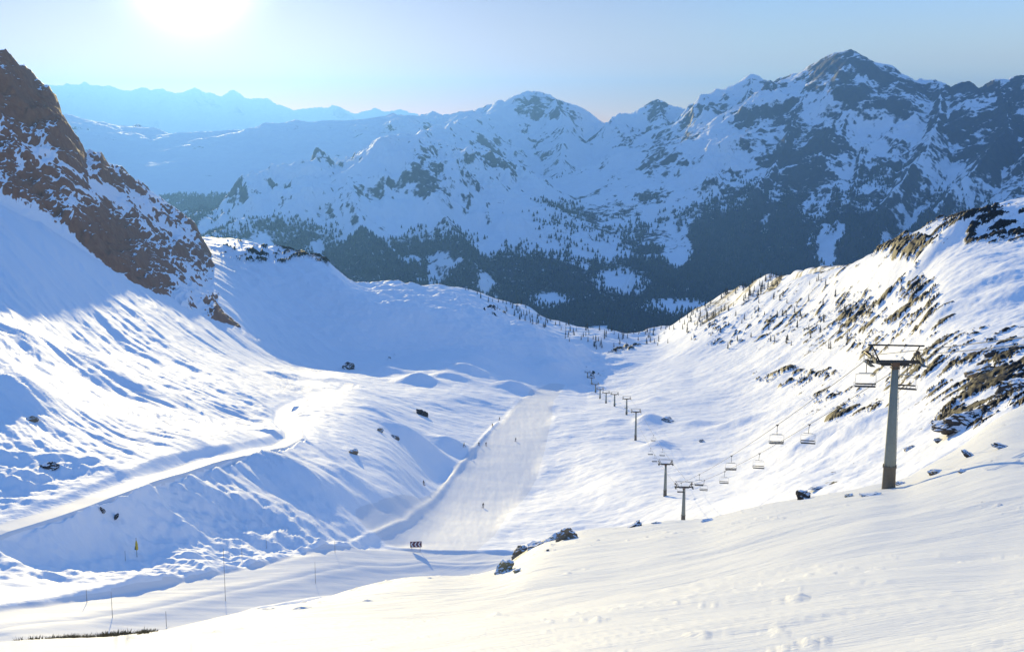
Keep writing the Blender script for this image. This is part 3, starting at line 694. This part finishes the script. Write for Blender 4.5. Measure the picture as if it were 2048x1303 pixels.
for px, py, side, lab in (
        (1731, 766, -1, 'empty chair hanging just left of the tall near pylon'), (1814, 789, 1, 'empty chair hanging just right of the tall near pylon'),
        (1553, 897, -1, 'empty chair high over bright snow, left of the chair in the blue hollow'), (1617, 909, 1, 'empty chair seen against the blue shaded hollow'),
        (1462, 959, -1, 'empty chair left of its twin, level with it, midway to the half sunk pylon'), (1517, 967, 1, 'empty chair right of its twin midway to the half sunk pylon'),
        (1448, 1000, 1, 'lone small chair low over the snow above the crest'), (1397, 1015, -1, 'small tilted chair next to the half sunk pylon trunk'),
        (1362, 994, -1, 'small chair hanging left of the half sunk pylon trunk'), (1408, 994, 1, 'small chair hanging at the right arm of the half sunk pylon'),
        (1309, 937, -1, 'tiny chair at the lower end of the blue shadow strip'), (1294, 908, -1, 'tiny chair left in the middle of the blue shadow strip'), (1325, 907, 1, 'tiny chair right in the middle of the blue shadow strip'),
        (1308, 881, 1, 'tiny chair at the top of the blue shadow strip'), (1245, 815, -1, 'tiny far chair among the distant pylon row')):
    a, t_ = (float(v) for v in pdir(px, py))
    best = min(np.arange(60, 640, .5), key=lambda y_: abs(math.atan2(cable_pt(side, y_).x, y_)-a)*1 + .6*abs((cable_pt(side, y_).z-2.8*KP)/math.hypot(cable_pt(side, y_).x, y_)-t_))
    c = proto if (proto is None and False) else None
    if proto is None: proto = c = make_chair()
    else: c = copy_tree(proto)
    c['label'] = lab; c.scale = (KP, KP, KP); c.location = cable_pt(side, best)-Vector((0, 0, .06)); c.rotation_euler = (0, R(3 if side > 0 else -1), R(-2) if side > 0 else R(178))

# ------------------------------------------------------------------ signs and poles beside the track
M_maroon = plain('maroon_board', (.13, .05, .06), (.17, .07, .08), 4, .5)
M_white = plain('white_paint', (.70, .70, .70), (.82, .82, .82), 4, .5)
M_yellow = plain('yellow_padding', (.55, .36, .02), (.75, .52, .04), 3, .6)
M_brown = plain('brown_padding', (.08, .04, .015), (.16, .08, .03), 4, .7)
M_wood = plain('pale_pole', (.22, .20, .17), (.36, .33, .28), 5, .7)
b = gB.hit(832, 1100); t = tag(empty('direction_sign', b, yaw(b)), 'maroon board with three white chevrons pointing left at the edge of the piste', 'sign')
u_ = b.to_2d().length/F; Wd, Hd = 24*u_, 13*u_
MB().box((0, 0, 1.05+Hd/2-.3), (Wd, .06, Hd)).build('board', M_maroon, t, .01)
for k in (-1, 0, 1):
    x0 = k*Wd/3.15-.12; z0 = 1.05+Hd/2-.3; hh = Hd*.40; ww = .40
    MB().poly([(x0-ww*.6, z0), (x0+ww*.35, z0+hh), (x0+ww*.95, z0+hh), (x0+ww*.05, z0), (x0+ww*.95, z0-hh), (x0+ww*.35, z0-hh)], .02).build('chevron', M_white, t).location = (0, -.053, 0)
for sg in (-1, 1): MB().tube([(sg*Wd*.36, .07, -.5), (sg*Wd*.36, .07, 1.0+Hd-.35)], .045, 8).build('post', M_wood, t)
b = gB.hit(274, 1113); u_ = b.to_2d().length/F
t = tag(empty('padded_pole', b, yaw(b)), 'yellow padded pole standing on the bright snow below the shaded bank', 'pole')
MB().tube([(0, 0, -.4), (0, 0, 40*u_)], .05, 8).build('pole', M_wood, t)
m = MB(); m.tube([(0.03, 0, 15*u_), (.03, 0, 17*u_), (0.02, 0, 27*u_), (0, 0, 34*u_)], [.20, .25, .22, .08], 12); m.build('pad', M_yellow, t, smooth=True)
m = MB(); m.tube([(-.17, -.05, 16*u_), (-.15, -.05, 24*u_)], [.17, .06], 10); m.build('pad_flap', M_brown, t)
pole_p = None
for px, y0, y1, lab in ((174, 1176, 1204, 'short thin marker pole on the bright snow above the track'), (225, 1179, 1234, 'thin marker pole in the lower left groomed track'), (251, 1099, 1121, 'short dark marker post left of the yellow padded pole'),
        (333, 1218, 1252, 'thin marker pole near the lower edge of the track above the dry turf'), (451, 1085, 1201, 'tallest thin marker pole crossing the upper edge of the track'), (631, 1118, 1166, 'thin marker pole mid track left of the chevron board'),
        (670, 1078, 1105, 'short marker pole at the bend where bank and track meet'), (484, 1094, 1112, 'short thin pole at the foot of the shaded bank'), (533, 1078, 1096, 'shortest thin pole at the foot of the shaded bank')):
    b = gB.hit(px, y1)
    if b is None: continue
    hgt = (y1-y0)*b.to_2d().length/F*.97
    if pole_p is None: pole_p = o = MB().tube([(0, 0, -.05), (0, 0, 1)], [.045, .03], 7).build('marker_pole', M_wood)
    else: o = pole_p.copy(); COL.objects.link(o)
    o.location = b; o.scale = (1, 1, hgt); tag(o, lab, 'pole', 'thin poles along the track')
b = gB.hit(928, 893); u_ = b.to_2d().length/F
t = tag(empty('snow_gun', b, yaw(b)), 'small tan tripod stand with splayed legs beside the upper left edge of the piste', 'tripod')
for k in range(3):
    a = k*2.1+.4; MB().tube([(.75*math.cos(a), .75*math.sin(a), -.1), (0, 0, 1.1)], .09, 6).build('leg', M_brown, t)
MB().tube([(0, 0, 1.0), (.05, 0, 1.9)], [.16, .10], 8).build('head', M_yellow, t)

# ------------------------------------------------------------------ skiers
def skin_mesh(name, chains, lvl=1):
    V = []; E = []; RD = []
    for ch in chains:
        prev = ch[0] if isinstance(ch[0], int) else None
        for p in ch:
            if isinstance(p, int): prev = p; continue
            V.append(p[:3]); RD.append(p[3]); k = len(V)-1
            if prev is not None: E.append((prev, k))
            prev = k
    me = bpy.data.meshes.new(name); me.from_pydata(V, E, [])
    o = bpy.data.objects.new(name, me); COL.objects.link(o)
    md = o.modifiers.new('skin', 'SKIN'); md.use_smooth_shade = True
    for i, d_ in enumerate(me.skin_vertices[0].data): d_.radius = (RD[i], RD[i]); d_.use_root = (i == 0)
    sb = o.modifiers.new('sub', 'SUBSURF'); sb.levels = lvl; sb.render_levels = lvl
    dg = bpy.context.evaluated_depsgraph_get(); out = bpy.data.meshes.new_from_object(o.evaluated_get(dg))
    bpy.data.objects.remove(o); out.name = name; return out
def body_mesh():
    C = [[(0, .02, .86, .15), (0, -.05, 1.02, .15), (0, -.14, 1.22, .17), (0, -.20, 1.36, .13), (0, -.23, 1.45, .06), (0, -.27, 1.55, .095), (0, -.28, 1.64, .085)]]
    n = 7
    for sg in (-1, 1):
        leg = [0, (sg*.12, .02, .82, .11), (sg*.15, -.16, .50, .075), (sg*.15, .02, .14, .06), (sg*.15, .0, .06, .06), (sg*.15, -.16, .045, .05)]
        C.append(leg); n += 5
        s0 = n
        C.append([3, (sg*.20, -.20, 1.36, .075), (sg*.30, -.16, 1.10, .055), (sg*.27, -.40, .99, .042), (sg*.26, -.46, .985, .035), (sg*.255, -.51, .98, .030)]); n += 5
        palm = n-1
        for f, (ox, oz, ln) in enumerate(((-.026, .02, .045), (-.009, .022, .05), (.009, .022, .047), (.025, .018, .038))):
            C.append([palm, (sg*.255+ox, -.535, .98+oz, .011), (sg*.255+ox, -.545-ln*.3, .965, .010), (sg*.255+ox, -.53, .945, .009)]); n += 3
        C.append([palm, (sg*.215, -.515, .985, .012), (sg*.222, -.54, .965, .010)]); n += 2
    return skin_mesh('body', C)
def outfit(nm, c): return plain(nm, tuple(v*.7 for v in c), c, 6, .7)
M_skin = plain('skin_tone', (.45, .28, .2), (.55, .36, .27), 5, .6)
M_ski = plain('ski_base', (.08, .02, .02), (.3, .06, .05), 3, .4)
bm_body = body_mesh()
def make_skier(loc, rz, suit, label, k):
    t = tag(empty('person', loc, rz), label, 'person', 'skiers on the piste')
    me = bm_body.copy(); me.materials.clear(); me.materials.append(suit)
    o = bpy.data.objects.new('body', me); COL.objects.link(o); o.parent = t; o.location = (0, 0, .05)
    m = MB(); bmesh.ops.create_uvsphere(m.bm, u_segments=14, v_segments=10, radius=.125, matrix=Matrix.Translation((0, -.265, 1.68)) @ Matrix.Diagonal((.92, 1.1, 1.0, 1)))
    for f in [f for f in m.bm.faces if f.calc_center_median().z < 1.60]: m.bm.faces.remove(f)
    m.build('helmet', M_black, t, smooth=True)
    m = MB(); m.box((0, -.385, 1.655), (.15, .04, .06)); m.build('goggles', M_dark, t, .01)
    m = MB(); bmesh.ops.create_uvsphere(m.bm, u_segments=10, v_segments=8, radius=.07, matrix=Matrix.Translation((0, -.325, 1.60)) @ Matrix.Diagonal((.9, .9, 1.1, 1)))
    m.tube([(0, -.39, 1.61), (0, -.41, 1.585)], [.012, .018], 6); m.box((0, -.388, 1.555), (.045, .012, .012)); m.build('face', M_skin, t, smooth=True)
    for sg in (-1, 1):
        m = MB(); m.tube([(sg*.15, .75, .03), (sg*.15, .6, .012), (sg*.15, -.7, .012), (sg*.15, -.88, .05), (sg*.15, -.95, .11)], [.035, .045, .045, .04, .02], 6); m.build('ski', M_ski, t)
        m = MB(); m.tube([(sg*.255, -.54, 1.06), (sg*.40, .15, .25), (sg*.43, .28, .1)], .011, 5); m.disc((sg*.41, .2, .19), (.1, .6, -.7), .05, .01, 8); m.build('ski_pole', M_dark, t)
    return t
for k, (px, py, c, rz, lab) in enumerate((
        (966, 1015, (.015, .015, .018), 25, 'lone skier in black crouching on the lower middle of the piste'),
        (958, 891, (.09, .055, .035), -20, 'left one of two skiers in brown near the upper left piste edge'),
        (972, 891, (.05, .03, .022), 10, 'right one of two skiers in brown near the upper left piste edge'),
        (1031, 882, (.07, .07, .075), 30, 'skier in grey on the upper right half of the piste'),
        (848, 970, (.10, .06, .035), -35, 'skier in brown off the piste on the snow to its left'),
        (999, 840, (.06, .045, .03), 20, 'farthest skier in dark clothes at the top left corner of the piste'),
        (985, 853, (.03, .028, .028), -10, 'skier in dark clothes second from the top of the piste edge'))):
    b = gB.hit(px, py)
    make_skier(b, yaw(b)+R(rz), outfit('ski_suit', c), lab, k)

# ------------------------------------------------------------------ loose rocks
def rock_mat(name, ca, cb):
    m, N, L, b = newmat(name)
    g = N.new('ShaderNodeNewGeometry'); sp = N.new('ShaderNodeSeparateXYZ'); L.new(g.outputs['Normal'], sp.inputs[0])
    n = ntex(N, L, 1.2, 7, .7); rc = mixc(N, L, n, ca, cb)
    v = math_(N, L, 'ADD', sp.outputs['Z'], math_(N, L, 'MULTIPLY', math_(N, L, 'SUBTRACT', ntex(N, L, .9, 5), .5), .9))
    fac = math_(N, L, 'MULTIPLY', math_(N, L, 'SUBTRACT', v, .62), 9, True)
    L.new(mixc(N, L, fac, rc, (.86, .87, .89)), b.inputs['Base Color']); b.inputs['Roughness'].default_value = .85
    bp = N.new('ShaderNodeBump'); bp.inputs['Strength'].default_value = .8; bp.inputs['Distance'].default_value = .3
    L.new(n, bp.inputs['Height']); L.new(bp.outputs[0], b.inputs['Normal']); return m
RM = {'brown': rock_mat('brown_rock', (.12, .085, .05), (.38, .28, .17)), 'dark': rock_mat('dark_rock', (.018, .016, .015), (.075, .06, .05)),
      'grey': rock_mat('grey_rock', (.07, .07, .07), (.19, .18, .17)), 'olive': rock_mat('olive_rock', (.13, .11, .055), (.40, .34, .18))}
def make_rock(loc, rz, w, h, dpt, kind, label, seed, tilt=0):
    bm = bmesh.new(); bmesh.ops.create_icosphere(bm, subdivisions=4, radius=1)
    rs = random.Random(seed); planes = []
    for _ in range(16):
        v = Vector((rs.gauss(0, 1), rs.gauss(0, 1), rs.gauss(0, 1))).normalized(); planes.append((v, rs.uniform(.45, .9)))
    for v in bm.verts:
        p = v.co.copy()
        for nrm, d_ in planes:
            q = p.dot(nrm)-d_
            if q > 0: p -= nrm*q*.92
        p += v.co*(mnoise.fractal(v.co*2.2+Vector((seed*3.1, 0, 0)), 1, 2, 5)*.22)
        v.co = Vector((p.x*w*.62, p.y*dpt*.62, p.z*h*1.0))
    me = bpy.data.meshes.new('rock'); bm.to_mesh(me); bm.free(); me.materials.append(RM[kind])
    o = bpy.data.objects.new('rock', me); COL.objects.link(o); o.location = loc; o.rotation_euler = (0, R(tilt), rz)
    return tag(o, label, 'rock', 'rocks poking out of the snow')
ROCKS = [  # px, py (foot), width px, height px, kind, tilt, grid, label
    (1134, 1066, 44, 30, 'brown', -8, 'A', 'blocky brown boulder standing out on the crest of the near slope, biggest there'),
    (1106, 1079, 38, 14, 'olive', -15, 'A', 'low brown rock rib leaning against the left of the blocky crest boulder'),
    (1072, 1092, 42, 13, 'brown', -20, 'A', 'flat brown rock ledge on the near crest between boulder and olive outcrop'),
    (1040, 1108, 46, 22, 'brown', -38, 'A', 'brown slanting rock edge stepping down the near crest'),
    (1008, 1143, 54, 24, 'olive', -42, 'A', 'olive brown outcrop at the lower end of the rocky near crest'),
    (1034, 1143, 18, 10, 'olive', -30, 'A', 'small olive rock in the snow right of the olive outcrop'),
    (1095, 1100, 6, 5, 'dark', 0, 'A', 'single tiny dark stone below the blocky crest boulder'),
    (1272, 1052, 34, 13, 'dark', -30, 'A', 'dark hooked rock rib on the crest left of the half sunk pylon'),
    (1315, 1046, 24, 4, 'dark', 0, 'A', 'thin flat dark stone between hooked rib and half sunk pylon'),
    (1416, 1029, 34, 5, 'dark', 0, 'A', 'thin flat dark ledge just right of the half sunk pylon foot'),
    (1606, 997, 34, 22, 'dark', -35, 'A', 'dark slanting rock on the crest midway between the two nearest pylons'),
    (1640, 977, 40, 7, 'dark', -10, 'A', 'long thin dark ledge running up right of the slanting crest rock'),
    (1700, 992, 20, 9, 'olive', -10, 'A', 'small knobbly rock left of the tall pylon foot'),
    (1738, 990, 44, 5, 'dark', -8, 'A', 'long low dark stone line touching the tall pylon foot on its left'),
    (1800, 968, 22, 7, 'brown', -8, 'A', 'small brown rock touching the tall pylon foot on its right'),
    (843, 829, 24, 15, 'dark', 15, 'B', 'dark boulder on bright snow left of the piste head'),
    (760, 862, 15, 9, 'brown', 0, 'B', 'small brown boulder left of the grey boulder'),
    (791, 877, 17, 13, 'grey', 0, 'B', 'small grey boulder above the blue hollow left of the piste'),
    (706, 906, 17, 14, 'brown', 15, 'B', 'small dark brown boulder on the slope right of the road bend'),
    (65, 842, 18, 17, 'brown', 0, 'B', 'round brown boulder at the far left on the rippled snow'),
    (100, 936, 36, 16, 'dark', 12, 'B', 'dark pointed boulder with long blue shadow above the road at left'),
    (696, 737, 26, 14, 'dark', -10, 'B', 'dark rock at the saddle where the road ends'),
    (204, 1022, 9, 14, 'dark', -25, 'B', 'thin dark slab on the shaded bank, left of its pair'),
    (232, 1036, 8, 18, 'dark', 30, 'B', 'thin dark slab on the shaded bank, right of its pair'),
    (1404, 883, 12, 8, 'brown', 0, 'B', 'small brown boulder with a blue shadow right of the shadow strip'),
    (1335, 843, 24, 12, 'grey', 0, 'B', 'grey rock right of the pylon above the shadow strip'),
    (1925, 852, 110, 38, 'dark', -8, 'B', 'large dark rock hollow edge in the snow right of the tall pylon'),
    (1870, 946, 26, 12, 'brown', 0, 'A', 'small brown rock on the near slope right of the tall pylon'),
    (1937, 912, 26, 12, 'dark', 25, 'A', 'curved dark stone in the snow near the right edge'),
    (1925, 944, 22, 7, 'brown', 5, 'A', 'flat brown stone near the right edge of the near slope'),
    (2005, 894, 34, 9, 'dark', 5, 'A', 'flat dark stone upper right on the near slope'),
    (1878, 882, 22, 9, 'dark', 0, 'A', 'dark stone below the large dark rock hollow'),
    (1820, 898, 30, 9, 'brown', -20, 'A', 'slanting brown stone just right of the tall pylon'),
    (2000, 700, 60, 16, 'dark', -22, 'B', 'long slanted dark rock slab on the right flank'),
    (1960, 745, 56, 15, 'brown', -25, 'B', 'slanted brown rock slab below the long slab of the right flank'),
    (2030, 775, 60, 26, 'dark', -25, 'B', 'dark rock slab at the right edge of the picture')]
for i, (px, py, w, h, kd, tl, g, lab) in enumerate(ROCKS):
    G_ = gA if g == 'A' else gB
    p = G_.hit(px, py) or gA.hit(px, py+12) or gB.hit(px, py)
    if p is None: continue
    u_ = p.to_2d().length/F
    make_rock(p+Vector((0, 0, h*u_*.15)), yaw(p), w*u_, h*u_*.75, max(w, h)*u_*.8, kd, lab, i+3, tl)

# ------------------------------------------------------------------ dry turf on the near crest
M_grass = plain('dry_turf', (.07, .05, .02), (.20, .15, .06), 4, .9)
V = []; Fc = []
aL = line(A_lines[3], azA)
for _ in range(9000):
    px = random.choice((random.uniform(30, 330), random.uniform(55, 300), random.uniform(120, 310)))
    a = float(pdir(px, 1270)[0]); r0 = float(np.interp(a, azA, aL[0]))
    r_ = r0*random.uniform(.84, 1.0)-abs(random.gauss(0, .4))
    cl = mnoise.noise(Vector((px*.03, r_*.9, 4)))
    if cl < .08+.3*max(0, .93-r_/r0)*5: continue
    p = on(gA, r_*math.sin(a), r_*math.cos(a)); hgt = random.uniform(.08, .26); t_ = random.uniform(0, 6.28)
    dx, dy = .035*math.cos(t_), .035*math.sin(t_); k = len(V); lx, ly = random.gauss(0, .12), random.gauss(0, .12)
    V += [(p.x-dx, p.y-dy, p.z-.05), (p.x+dx, p.y+dy, p.z-.05), (p.x+lx, p.y+ly, p.z+hgt)]; Fc.append((k, k+1, k+2))
me = bpy.data.meshes.new('dry_grass'); me.from_pydata(V, [], Fc); me.materials.append(M_grass)
o = bpy.data.objects.new('dry_grass', me); COL.objects.link(o); o['kind'] = 'stuff'

# ------------------------------------------------------------------ trees of the middle distance
def leaf_mat(name, ca, cb): return plain(name, ca, cb, 2.0, .8)
M_bark = plain('bark', (.05, .035, .025), (.09, .065, .045), 4, .9)
M_larch = leaf_mat('larch_twigs', (.055, .036, .022), (.11, .075, .045)); M_pine = leaf_mat('pine_needles', (.018, .028, .016), (.045, .06, .032))
def tree_mesh(seed, mat, dens, wide):
    rs = random.Random(seed); bm = bmesh.new(); n = 6; prev = None
    for k in range(4):
        zz = k/3; rad = .028*(1-zz)+.004
        ring = [bm.verts.new((rad*math.cos(a*2*math.pi/n), rad*math.sin(a*2*math.pi/n), zz*.97-.03)) for a in range(n)]
        if prev:
            for a in range(n): bm.faces.new((prev[a], prev[(a+1) % n], ring[(a+1) % n], ring[a]))
        prev = ring
    nf = len(bm.faces)
    for _ in range(dens):
        zz = rs.uniform(.10, .99)**.9; R_ = wide*(1-zz)**.8*rs.uniform(.5, 1.1)+.012; a = rs.uniform(0, 6.283)
        dx, dy = math.cos(a), math.sin(a); wd = .045*rs.uniform(.6, 1.3)
        root = Vector((0, 0, zz)); tip = Vector((dx*R_, dy*R_, zz-R_*rs.uniform(.0, .55))); md = root.lerp(tip, .6)
        sd_ = Vector((-dy, dx, 0))*wd
        bm.faces.new([bm.verts.new(p) for p in (root, md+sd_+Vector((0, 0, .02)), tip, md-sd_+Vector((0, 0, .02)))])
    me = bpy.data.meshes.new('tree'); bm.to_mesh(me); bm.free(); me.materials.append(M_bark); me.materials.append(mat)
    for i, p in enumerate(me.polygons): p.material_index = 0 if i < nf else 1
    return me
TM = [tree_mesh(1, M_larch, 110, .17), tree_mesh(2, M_larch, 90, .20), tree_mesh(3, M_pine, 190, .19), tree_mesh(4, M_pine, 170, .22)]
AREAS = [ # grid, polygon-ish box list (x0,x1,y0,y1), count, share of larch, label, group
    ('G', (930, 1140, 574, 660), 55, .35, 'small conifer on the wooded shoulder behind the blue shaded ridge', 'conifers on the far wooded shoulder'),
    ('G', (1130, 1330, 656, 700), 70, .75, 'small brown larch on the hummock at the valley outlet', 'larches at the valley outlet'),
    ('G', (1330, 1570, 552, 660), 110, .85, 'small bare brown larch in the dark belt along the right flank skyline', 'larches along the right flank skyline'),
    ('B', (1200, 1700, 560, 700), 65, .7, 'small larch scattered on the snowy lower right flank', 'larches scattered on the right flank')]
for g, (x0, x1, y0, y1), cnt, sh, lab, grp in AREAS:
    n = 0; tries = 0
    while n < cnt and tries < 6000:
        tries += 1
        px = random.uniform(x0, x1); py = random.uniform(y0, y1)
        hits = [(q.to_2d().length, q, nm) for nm, q in (('B', gB.hit(px, py)), ('G', gG.hit(px, py))) if q is not None]
        if not hits: continue
        _, p, nm = min(hits, key=lambda h_: h_[0])
        if nm != g: continue
        o = bpy.data.objects.new('larch' if random.random() < sh else 'conifer', None)
        lar = o.name.startswith('larch'); bpy.data.objects.remove(o)
        o = bpy.data.objects.new('larch_tree' if lar else 'conifer_tree', TM[random.choice((0, 1) if lar else (2, 3))]); COL.objects.link(o)
        o.location = p-Vector((0, 0, .2)); sc_ = random.uniform(4, 7.5)*(1 if g == 'G' else .75); o.scale = (sc_*random.uniform(.9, 1.3), sc_*random.uniform(.9, 1.3), sc_); o.rotation_euler = (0, 0, random.uniform(0, 6.28))
        tag(o, lab if 'larch' in lab and lar or 'conifer' in lab and not lar else lab.replace('larch', 'dark conifer') if not lar else lab.replace('conifer', 'brown larch'), 'tree', grp); n += 1

# ------------------------------------------------------------------ the forest across the valley
def forest(n, name):
    ok = np.zeros((0, 3)); pts = []
    nr, nc = gD.z.shape
    pr = (dens*gD.r**.6).ravel(); cum = np.cumsum(pr); cum /= cum[-1]
    k = np.searchsorted(cum, rng.random(n)); ii, jj = np.unravel_index(k, (nr, nc))
    ii = np.clip(ii, 0, nr-2); jj = np.clip(jj, 0, nc-2); u, v = rng.random(n), rng.random(n)
    def bl(A): return (A[ii, jj]*(1-u)+A[ii+1, jj]*u)*(1-v)+(A[ii, jj+1]*(1-u)+A[ii+1, jj+1]*u)*v
    X, Y, Z = bl(gD.x), bl(gD.y), bl(gD.z)
    H = rng.uniform(9, 20, n); Rr = H*rng.uniform(.2, .3, n); m = 6
    ang = np.arange(m)*2*math.pi/m+rng.random(n)[:, None]*6
    jit = rng.uniform(.7, 1.25, (n, m))
    base = np.stack([X[:, None]+Rr[:, None]*jit*np.cos(ang), Y[:, None]+Rr[:, None]*jit*np.sin(ang), np.repeat((Z+H*.08)[:, None], m, 1)], -1)
    top = np.stack([X, Y, Z+H], -1)[:, None]
    V = np.concatenate([base, top], 1).reshape(-1, 3).astype(np.float32)
    b0 = (np.arange(n)*(m+1))[:, None]
    T = np.stack([b0+np.arange(m), b0+(np.arange(m)+1) % m, np.repeat(b0+m, m, 1)], -1).reshape(-1, 3).astype(np.int32)
    me = bpy.data.meshes.new(name); me.vertices.add(len(V)); me.vertices.foreach_set('co', V.ravel())
    me.loops.add(T.size); me.loops.foreach_set('vertex_index', T.ravel()); me.polygons.add(len(T))
    me.polygons.foreach_set('loop_start', np.arange(0, T.size, 3, dtype=np.int32)); me.polygons.foreach_set('loop_total', np.full(len(T), 3, np.int32))
    me.update(calc_edges=True); me.materials.append(plain('forest_needles', (.012, .022, .018), (.035, .045, .032), .01, .9, gen=True))
    o = bpy.data.objects.new(name, me); COL.objects.link(o); o['kind'] = 'stuff'
forest(90000, 'forest')

print('HEADS', [tuple(round(v) for v in h_) for h_ in heads])
